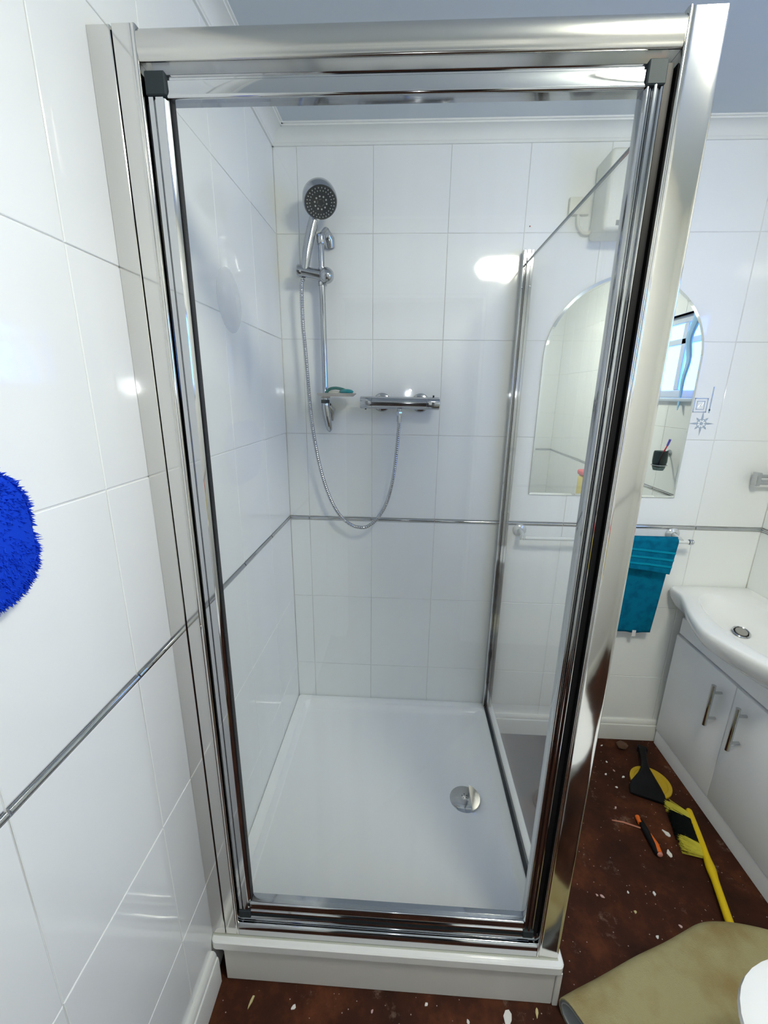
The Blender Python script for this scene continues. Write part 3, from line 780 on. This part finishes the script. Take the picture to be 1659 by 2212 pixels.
# the back edge of the outline is open (against the wall): add matching back points
back = [Vector((1.867, .216 + (.904-.216)*k/23)) for k in range(1, 23)]
ring_xy = [Vector((min(p.x, 1.867), p.y)) for p in OT] + back
def ring(z, f): return [(*f(p), z) for p in ring_xy]
def ell(p, rx, ry, cx=1.682):
    a = math.atan2((p.y-.56)/.31, (p.x-cx)/.155)
    return (cx+rx*math.cos(a), .56+ry*math.sin(a))
rings = [ring(.615, lambda p: toward(p, .90, .70)), ring(.640, lambda p: toward(p, .935, .80)), ring(.675, lambda p: toward(p, .975, .93)), ring(.705, lambda p: toward(p, .993, .985)), ring(.728, lambda p: toward(p, 1, 1)),
         ring(.740, lambda p: toward(p, 1, 1)), ring(ZB-.001, lambda p: toward(p, .994, .988)), ring(ZB, lambda p: toward(p, .988, .976))]
def lerp2(p, k, rx, ry):
    e = ell(p, rx, ry); t = toward(p, .988, .976)
    return (t[0]+(e[0]-t[0])*k, t[1]+(e[1]-t[1])*k)
rings += [ring(ZB, lambda p: lerp2(p, .5, .145, .285)), ring(ZB-.001, lambda p: ell(p, .142, .282)), ring(ZB-.006, lambda p: ell(p, .135, .275)), ring(ZB-.020, lambda p: ell(p, .127, .265)),
          ring(ZB-.045, lambda p: ell(p, .112, .240)), ring(ZB-.066, lambda p: ell(p, .088, .19)), ring(ZB-.078, lambda p: ell(p, .050, .11)), ring(ZB-.081, lambda p: ell(p, .012, .03))]
MB().loops(rings, cap0=True).build('basin_body', CERAM, ba, ang=50)
MB().lathe([(.0255, 0), (.0285, .002), (.0245, .0045), (.0225, .003), (.0225, 0)], (1.688, .672, .676), (-.08, -.35, 1), seg=28).build('waste_ring', CHROME, ba)
MB().lathe([(0, .0062), (.0185, .0055), (.0190, .001), (0, .001)], (1.688, .672, .676), (-.08, -.35, 1), seg=24).build('waste_plug', mat('dull_plug', (.38, .37, .34), .35, .5), ba)
MB().lathe([(.0190, .001), (.0225, .0025)], (1.688, .672, .676), (-.08, -.35, 1), seg=24).build('waste_gap', BLACK, ba)
fa = thing('basin_tap', 'chrome basin tap at the rear of the basin, mostly beyond the right frame edge', 'tap', (1.825, .52, ZB))
MB().cyl((1.825, .52, ZB+.0005), (1.825, .52, ZB+.07), .020, .017).build('tap_body', CHROME, fa)
MB().tube([(1.825, .52, ZB+.05), (1.79, .52, ZB+.085), (1.745, .52, ZB+.080)], [.013, .012, .010], 16).build('tap_spout', CHROME, fa)
# square chrome wall bracket on the right wall near the corner
hk = thing('towel_hook', 'square ended chrome hook on the right wall above the basin, at the right edge', 'hook', (1.85, .88, 1.20))
MB().box(1.768, 1.784, .868, .894, 1.172, 1.222, .002, 2).build('hook_end', CHROME, hk)
MB().box(1.7845, XR-.004, .872, .880, 1.203, 1.215, .0015).build('hook_arm', CHROME, hk)
MB().box(1.7845, XR-.004, .872, .880, 1.176, 1.188, .0015).build('hook_arm', CHROME, hk)
MB().box(XR-.0038, XR-.0003, .852, .900, 1.165, 1.225, .001).build('wall_plate', CHROME, hk)

# tumbler holder with toothbrush on the right wall (seen in the mirror)
th = thing('tumbler_holder', 'chrome ring holder on the right wall, seen in the mirror', 'holder', (1.84, .30, 1.15))
MB().lathe([(0, 0), (.016, 0), (.016, .006), (.010, .010)], (XR-.0003, .232, 1.205), (-1, 0, 0), seg=20).build('wall_rose', CHROME, th)
MB().tube([(XR-.008, .232, 1.205), (1.830, .240, 1.195), (1.815, .262, 1.150)], .005, 10).build('arm', CHROME, th)
rg = [(1.79+.0355*math.cos(2*math.pi*k/28), .29+.0355*math.sin(2*math.pi*k/28), 1.147) for k in range(29)]
MB().tube(rg, .0028, 8, cap=False).build('ring', CHROME, th)
gl = thing('glass_tumbler', 'smoked glass tumbler in the wall holder, seen in the mirror', 'tumbler', (1.79, .29, 1.12))
MB().lathe([(0, 1.120), (.024, 1.120), (.030, 1.135), (.0345, 1.165), (.034, 1.21), (.0315, 1.219), (.030, 1.218), (.0315, 1.165), (.026, 1.138), (0, 1.130)], (1.79, .29, 0), seg=28).build('tumbler_wall', SMOKE, gl)
tb = thing('toothbrush', 'red and violet toothbrush standing in the smoked glass tumbler', 'toothbrush', (1.79, .28, 1.132))
MB().tube([(1.785, .283, 1.1335), (1.79, .30, 1.20), (1.795, .322, 1.25)], [.004, .0045, .003], 8).build('handle', BRISTT, tb)
MB().tube([(1.795, .322, 1.2505), (1.797, .333, 1.283)], [.005, .0055], 8).build('brush_head', BRISTV, tb)

def sup(a, ra, rb, e=.62):
    ca, sa = math.cos(a), math.sin(a)
    return ra*math.copysign(abs(ca)**e, ca), rb*math.copysign(abs(sa)**e, sa)
# ------------------------------------------------------------------ toilet with tub on the cistern
TY = -.306
tl = thing('toilet', 'white ceramic toilet projecting from the right wall, at the bottom right corner', 'toilet', (1.5, TY, ZF))
def egg(cx, cy, rx, ry, z, n=48):
    return [(cx+sup(2*math.pi*k/n, rx, ry, .74)[0], cy+sup(2*math.pi*k/n, rx, ry, .74)[1], z) for k in range(n)]
MB().loops([egg(1.44, TY, .22, .10, ZF+.001), egg(1.44, TY, .20, .095, .10), egg(1.42, TY, .22, .11, .22), egg(1.39, TY, .262, .165, .32), egg(1.385, TY, .272, .180, .37), egg(1.385, TY, .268, .176, .380)], cap0=True).build('bowl', CERAM, tl)
MB().loops([egg(1.365, TY, .272, .186, .381), egg(1.365, TY, .276, .190, .386), egg(1.365, TY, .276, .190, .396), egg(1.365, TY, .270, .184, .400)], cap0=True).build('seat', ACRYL, tl)
MB().loops([egg(1.360, TY, .276, .190, .401), egg(1.360, TY, .279, .193, .406), egg(1.360, TY, .277, .191, .416), egg(1.360, TY, .255, .170, .424), egg(1.360, TY, .12, .08, .428)], cap0=True).build('lid', ACRYL, tl)
MB().box(1.690, XR-.002, TY-.20, TY+.19, .40, .745, .025, 3).build('cistern', CERAM, tl)
MB().box(1.680, XR-.001, TY-.21, TY+.20, .7455, .775, .010, 3).build('cistern_lid', CERAM, tl)
MB().box(1.60, 1.70, TY-.10, TY+.10, .20, .399, .02, 2).build('cistern_shelf', CERAM, tl)
tu = thing('powder_tub', 'yellow two kilogram tub with a red lid on the toilet cistern, seen in the mirror', 'tub', (1.775, -.46, .7755))
MB().box(1.715, 1.835, -.535, -.385, .7765, .945, .018, 3).build('tub_body', TUBY, tu)
MB().box(1.709, 1.841, -.541, -.379, .9455, .985, .016, 3).build('tub_lid', TUBR, tu)
lb = MB().box(1.730, 1.800, -.3852, -.3835, .835, .885).build('tub_label', TUBL, tu)
# the digits "2 KG" as flat print on the label (read from the +y side, which the mirror shows)
def strokes(segs, ox, oz, w, h):
    b = MB()
    for (x0, z0, x1, z1) in segs:
        p = Vector((ox - x0*w, -.3830, oz+z0*h)); q = Vector((ox - x1*w, -.3830, oz+z1*h))
        b.tube([p, q], .0016, 6)
    return b
g2 = [(0, 1, 1, 1), (1, 1, 1, .5), (1, .5, 0, .5), (0, .5, 0, 0), (0, 0, 1, 0)]
gK = [(0, 0, 0, 1), (0, .5, 1, 1), (0, .5, 1, 0)]
gG = [(1, 1, 0, 1), (0, 1, 0, 0), (0, 0, 1, 0), (1, 0, 1, .5), (1, .5, .5, .5)]
for g_, ox in ((g2, 1.793), (gK, 1.771), (gG, 1.752)):
    strokes(g_, ox, .847, .013, .027).build('print_character', TUBW, lb)

# ------------------------------------------------------------------ blue shaggy mat on the left wall
mt = thing('bath_mat', 'royal blue shaggy mat hung on the left wall, cut by the left edge', 'bath mat', (.02, -.42, 1.24))
MC = Vector((.0, -.388, 1.325)); HA, HB = .118, .083
def mring(x, da, db, dz=0):
    out = []
    for k in range(48):
        u, v = sup(2*math.pi*k/48, HA+da, HB+db); out.append((x, MC.y+u, MC.z+v+dz))
    return out
MB().loops([mring(.0005, .0, .0, -.006), mring(.008, .002, .002, -.006), mring(.012, .0, .0, -.006)], cap0=True).build('mat_backing', BACKM, mt)
MB().loops([mring(.0125, -.006, -.006), mring(.020, -.002, -.002), mring(.026, -.012, -.012)], cap0=True).build('mat_base', SHAG, mt)
b = MB()
for i in range(5200):
    rr_ = math.sqrt(random.random()); a = random.random()*2*math.pi
    u, v = sup(a, HA*rr_, HB*rr_)
    if i % 3 == 0: u, v = sup(a, HA-.004, HB-.004); rr_ = 1
    base = Vector((.019 if rr_ > .9 else .024, MC.y+u, MC.z+v))
    if i % 3 == 0: base.x = random.uniform(.014, .022)
    d = Vector((random.uniform(.5, 1) if rr_ < .93 else random.uniform(.1, .7), random.gauss(0, .45)+.75*u/HA*(rr_ > .8), random.gauss(0, .45)+.75*v/HB*(rr_ > .8)-.25)).normalized()
    ln = random.uniform(.005, .008); w = random.uniform(.0010, .0018)
    s1 = d.cross(Vector((.3, .5, .8))).normalized(); s2 = d.cross(s1)
    tip = base + d*ln + Vector((0, random.gauss(0, .002), -.0015))
    b.faces([base+s1*w, base-s1*w*.5+s2*w*.87, base-s1*w*.5-s2*w*.87, tip], [(0, 1, 3), (1, 2, 3), (2, 0, 3)])
o = b.build('mat_pile', SHAG, mt); o['kind'] = 'stuff'

# ------------------------------------------------------------------ things on the floor
FZ = ZF + .0006
# yellow oval disc (lid)
o = MB().lathe([(0, 0), (.071, 0), (.074, .002), (.074, .009), (.071, .011), (.060, .0105), (.058, .008), (0, .008)], (1.492, .668, FZ), seg=40).build('yellow_lid', YELDULL)
tag(o, 'round mustard yellow lid lying on the floor beside the vanity plinth', 'lid')
# black scraper with flared blade
sc = thing('floor_scraper', 'black plastic scraper with flared blade end lying across the yellow lid', 'scraper', (1.45, .67, FZ))
P0 = Vector((1.530, .812)); P1 = Vector((1.436, .578)); dirv = (P1-P0).normalized(); nv = Vector((-dirv.y, dirv.x))
prof = [(0, .016), (.02, .016), (.03, .0125), (.07, .0125), (.11, .016), (.145, .030), (.175, .052), (.200, .061), (.222, .062), (.238, .060)]
rings = []
for s_, w in prof:
    c0 = P0 + dirv*s_; zt = .030 - .022*max(0, (s_-.13)/.12); zt = max(zt, .009); z0 = .013 if s_ < .17 else .002
    hgt = zt*.5
    zc_ = FZ + z0 + hgt
    ringp = []
    for k in range(16):
        a = 2*math.pi*k/16; ca, sa = math.cos(a), math.sin(a)
        ww = w*math.copysign(abs(ca)**.7, ca); hh = hgt*math.copysign(abs(sa)**.7, sa)
        q = c0 + nv*ww; ringp.append((q.x, q.y, zc_+hh))
    rings.append(ringp)
MB().loops(rings, cap0=True).build('scraper_body', BLACK, sc)
c0 = P0 + dirv*-.001
capo = MB().box(-.019, .019, -.010, .010, 0, .026, .003, 2).build('handle_cap', BLACK, sc)
capo.location = Vector((c0.x, c0.y, FZ+.014)) - wloc(sc); capo.rotation_euler = (0, 0, math.atan2(dirv.y, dirv.x)+math.pi/2)
bm_ = capo.data
for v in bm_.vertices: v.co += wloc(sc)
# hand brush: yellow stock, yellow/black/yellow bristles
hbz = FZ + .012
hb = thing('hand_brush', 'yellow handled hand brush with yellow and black bristles on the floor', 'brush', (1.50, .35, FZ))
Q0 = Vector((1.562, .536)); Q1 = Vector((1.515, .372)); Q2 = Vector((1.446, .160))
b = MB().tube(spline([(Q0.x+.001, Q0.y+.006, hbz+.001), (Q0.x, Q0.y, hbz), (Q1.x+.02, Q1.y+.09, hbz+.004), (Q1.x, Q1.y, hbz+.003), (Q1.x-.024, Q1.y-.07, hbz+.006), ((Q1.x+Q2.x)/2-.004, (Q1.y+Q2.y)/2-.02, hbz+.010), (Q2.x, Q2.y, hbz+.012), (Q2.x-.012, Q2.y-.035, hbz+.012)], 5),
             [.006]+[.0105]*13 + [.0105, .012, .013, .013, .0125]+[.012]*5+[.0115]*5+[.012]*5+[.012], 14) if False else None
pth = spline([(Q0.x+.002, Q0.y+.008, hbz), (Q0.x, Q0.y, hbz), (Q1.x+.024, Q1.y+.082, hbz+.003), (Q1.x, Q1.y, hbz+.003), (Q1.x-.022, Q1.y-.068, hbz+.006), (Q2.x+.014, Q2.y+.046, hbz+.010), (Q2.x+.006, Q2.y+.020, hbz+.011), (Q2.x+.003, Q2.y+.012, hbz+.011)], 5)
rd = []
for i in range(len(pth)):
    t = i/(len(pth)-1)
    rd.append(.0105 if t < .42 else (.0105+.0035*math.sin((t-.42)/.16*math.pi) if t < .58 else .0108+.002*(t-.58)))
MB().tube(pth, rd, 14).build('stock_and_handle', YELM, hb)
brd = (Q1-Q0).normalized(); prp = Vector((brd.y, -brd.x)); prp = prp if prp.x < 0 else -prp
def bristles(name, m_, t0, t1, n, ln0, ln1, seedv):
    random.seed(seedv); b = MB()
    for i in range(n):
        t = t0+(t1-t0)*random.random(); base = Q0.lerp(Q1, t); h0 = random.uniform(-.007, .007)
        ln = random.uniform(ln0, ln1); fan = (t-.5)*.020
        tip = base + prp*ln - brd*(.012) + brd*(fan+random.gauss(0, .004))
        zt = max(FZ+.001, hbz+h0*1.6+random.gauss(0, .002))
        b.tube([(base.x+prp.x*.008, base.y+prp.y*.008, hbz+h0), (tip.x, tip.y, zt)], [.0012, .0009], 4)
    o = b.build(name, m_, hb); o['kind'] = 'stuff'
bristles('yellow_bristles', BRISTY, .02, .20, 420, .056, .080, 3)
bristles('black_bristles', BRISTB, .16, .74, 1100, .052, .078, 4)
bristles('yellow_bristles', BRISTY, .70, .98, 560, .046, .072, 5)
random.seed(11)
# orange and black knife handle
kn = thing('utility_knife', 'orange and black handled knife on the floor beside the hand brush', 'knife', (1.36, .42, FZ))
K0 = Vector((1.352, .505, FZ+.010)); K1 = Vector((1.352, .385, FZ+.010))
K0 = Vector((1.362, .500, FZ+.011)); K1 = Vector((1.360, .378, FZ+.011))
MB().tube([K0, K0.lerp(K1, .3), K0.lerp(K1, .7), K1], [.008, .011, .012, .010], 14, flat=(1, .85)).build('knife_body', BLACK, kn)
MB().tube([K0.lerp(K1, .45)+Vector((.007, 0, .002)), K0.lerp(K1, .75)+Vector((.009, 0, .003)), K0.lerp(K1, .99)+Vector((.004, 0, .002))], [.005, .0085, .0095], 12).build('orange_grip', ORANGE, kn)
MB().tube([K0+Vector((-.004, .012, 0)), K0.lerp(K1, .12)+Vector((-.006, 0, 0))], [.008, .008], 10).build('orange_tip', ORANGE, kn)
MB().ball((K1.x+.004, K1.y-.002, K1.z+.002), .0092, (1, .6, 1)).build('end_cap', mat('clear_red_plastic', (.6, .25, .2), .1), kn)
o = MB().tube([(1.352, .474, FZ+.003), (1.300, .492, FZ+.003), (1.262, .498, FZ+.0025)], [.0025, .0032, .002], 6).build('wood_sliver', WOODS)
tag(o, 'thin pinkish wood sliver on the floor left of the orange knife', 'debris')
# dark cork like lump near the skirting
o = MB()
o.ball((1.462, .845, FZ+.014), .022, (1.1, .9, .62), 14, 9)
for v in o.bm.verts: v.co += Vector((noise.noise(v.co*60), noise.noise(v.co*60+Vector((5, 0, 0))), noise.noise(v.co*60+Vector((0, 7, 0)))))*.006
for v in o.bm.verts: v.co.z = max(v.co.z, FZ)
o = o.build('debris_lump', PUTTY); tag(o, 'dark brown lump of debris on the floor close to the back skirting', 'debris')
# flakes
def flake(x, y, L_, w_, ang, m_, label, name='paint_flake', group=None):
    b = MB(); n = 9; pts = []
    for k in range(n):
        a = 2*math.pi*k/n; r_ = random.uniform(.75, 1.1)
        u, v = L_*math.cos(a)*r_, w_*math.sin(a)*r_*(1.25 if math.cos(a) > 0 else .75)
        pts.append((x+u*math.cos(ang)-v*math.sin(ang), y+u*math.sin(ang)+v*math.cos(ang)))
    b.prism(pts, lambda p, q: (p, q, FZ), lambda p, q: (p, q, FZ+.0015+.001*random.random()))
    return tag(b.build(name, m_, flat=True), label, 'paint flake' , group)
flake(1.436, .462, .016, .007, -1.0, CHIPM, 'larger white curved flake between the orange knife and the brush bristles')
flake(1.405, .392, .015, .008, -1.75, CHIPM, 'larger white teardrop flake in front of the orange knife end')
flake(.760, -.046, .018, .009, 1.25, CHIPM, 'large white pointed flake on the floor in front of the tray riser', 'tile_chip')
flake(.836, -.030, .010, .0035, 1.4, CHIPY, 'small cream flake on the floor near the right end of the tray riser', 'tile_chip')
flake(.109, -.052, .016, .003, 1.3, CHIPY, 'thin yellowish flake on the floor by the left end of the tray riser', 'tile_chip')
small = [(1.204, .262, CHIPM, 'tiny white flake in the middle of the dark floor, just beyond a cream one'), (1.199, .209, CHIPY, 'tiny cream flake in the middle of the dark floor between two white ones'),
 (1.232, .150, CHIPM, 'tiny white flake a little beyond the carpet fold'), (1.102, .248, CHIPP, 'tiny pinkish flake right of the corner post, left one of a pair'), (1.118, .245, CHIPP, 'tiny pinkish flake right of the corner post, right one of a pair'),
 (1.379, .851, CHIPM, 'tiny white flake nearest the back skirting board'), (1.361, .763, CHIPM, 'tiny white flake left of the black scraper handle tip'), (1.372, .720, CHIPP, 'tiny pinkish flake left of the black scraper neck'),
 (1.330, .700, CHIPM, 'tiny white flake close to the corner post, level with the yellow lid'), (1.395, .690, CHIPM, 'tiny white flake just left of the yellow lid'), (1.345, .640, CHIPM, 'tiny white flake left of the scraper blade'),
 (1.300, .550, CHIPP, 'tiny pinkish flake between the scraper blade and the wood sliver'), (1.285, .262, CHIPM, 'tiny white flake left of the yellow brush handle'), (1.315, .180, CHIPP, 'tiny pinkish flake between the brush handle and the carpet fold'),
 (.557, -.030, CHIPM, 'tiny white flake below the middle of the tray riser'), (.660, -.055, CHIPM, 'tiny white flake left of the large pointed flake by the riser'), (.420, -.050, CHIPP, 'tiny pinkish flake below the left half of the tray riser'),
 (.220, -.055, CHIPM, 'tiny white flake right of the thin yellowish flake by the riser')]
for x, y, m_, lab in small:
    flake(x, y, random.uniform(.004, .0075), random.uniform(.0025, .004), random.random()*6, m_, lab, group='tiny paint flakes on the floor')

# rolled carpet offcut
cp = thing('carpet_offcut', 'beige stained carpet offcut folded over with grey felt side, on the floor at bottom right', 'carpet', (1.25, 0, FZ))
A = Vector((.893, -.026)); Bv = Vector((1.535, .240)); ax = (Bv-A).normalized(); pn = Vector((ax.y, -ax.x))   # pn points to the camera side
prof = []
Rf = .030
# lower layer end -> fold -> top layer (s = distance along pn, z)
prof += [(.20, .004), (.12, .004), (.05, .004)]
for k in range(9):
    a = R(270 - 180*k/8); prof.append((.030+Rf*math.cos(a), .004+Rf+Rf*math.sin(a)))
prof += [(.07, .067), (.12, .066), (.17, .060), (.21, .050), (.232, .034)]
LN = 60
def cp_rings(off):
    rows = []
    P2 = [Vector((p[0], p[1])) for p in prof]
    nrmls = []
    for i in range(len(P2)):
        d = (P2[min(i+1, len(P2)-1)]-P2[max(i-1, 0)]).normalized(); nrmls.append(Vector((-d.y, d.x)))
    for j in range(LN):
        t = j/(LN-1); s_ = t*(Bv-A).length
        row = []
        for i, p in enumerate(P2):
            q = p + nrmls[i]*off
            bend = -.10*max(0, (t-.68)/.32)**2
            wob = .004*math.sin(t*7+p.x*20) + .0025*math.sin(t*19+1)
            edge = .010*math.sin(p.x*14)*(t < .03)
            pos = A + ax*(s_+edge) + pn*(q.x - bend)
            h = q.y*(1 - .25*t) + (wob if q.y > .02 else 0)
            row.append((pos.x, pos.y, FZ+.001+max(h, 0)))
        rows.append(row)
    return rows
def cp_sheet(o0, o1, name, m_):
    b = MB(); r0 = cp_rings(o0); r1 = cp_rings(o1); n = len(prof)
    V0 = [[b.bm.verts.new(p) for p in r] for r in r0]; V1 = [[b.bm.verts.new(p) for p in r] for r in r1]
    for j in range(LN-1):
        for i in range(n-1):
            b.bm.faces.new((V0[j][i], V0[j][i+1], V0[j+1][i+1], V0[j+1][i])); b.bm.faces.new((V1[j][i], V1[j+1][i], V1[j+1][i+1], V1[j][i+1]))
        for i in (0, n-1): b.bm.faces.new((V0[j][i], V0[j+1][i], V1[j+1][i], V1[j][i]))
    for j in (0, LN-1):
        for i in range(n-1): b.bm.faces.new((V0[j][i], V0[j][i+1], V1[j][i+1], V1[j][i]))
    return b.build(name, m_, cp)
cp_sheet(.000, .0045, 'felt_layer', FELT)
cp_sheet(.0046, .0075, 'carpet_layer', CARPET)
cp_sheet(-.003, -.0001, 'grey_lining', mat('pale_grey_lining', (.34, .36, .37), .9))
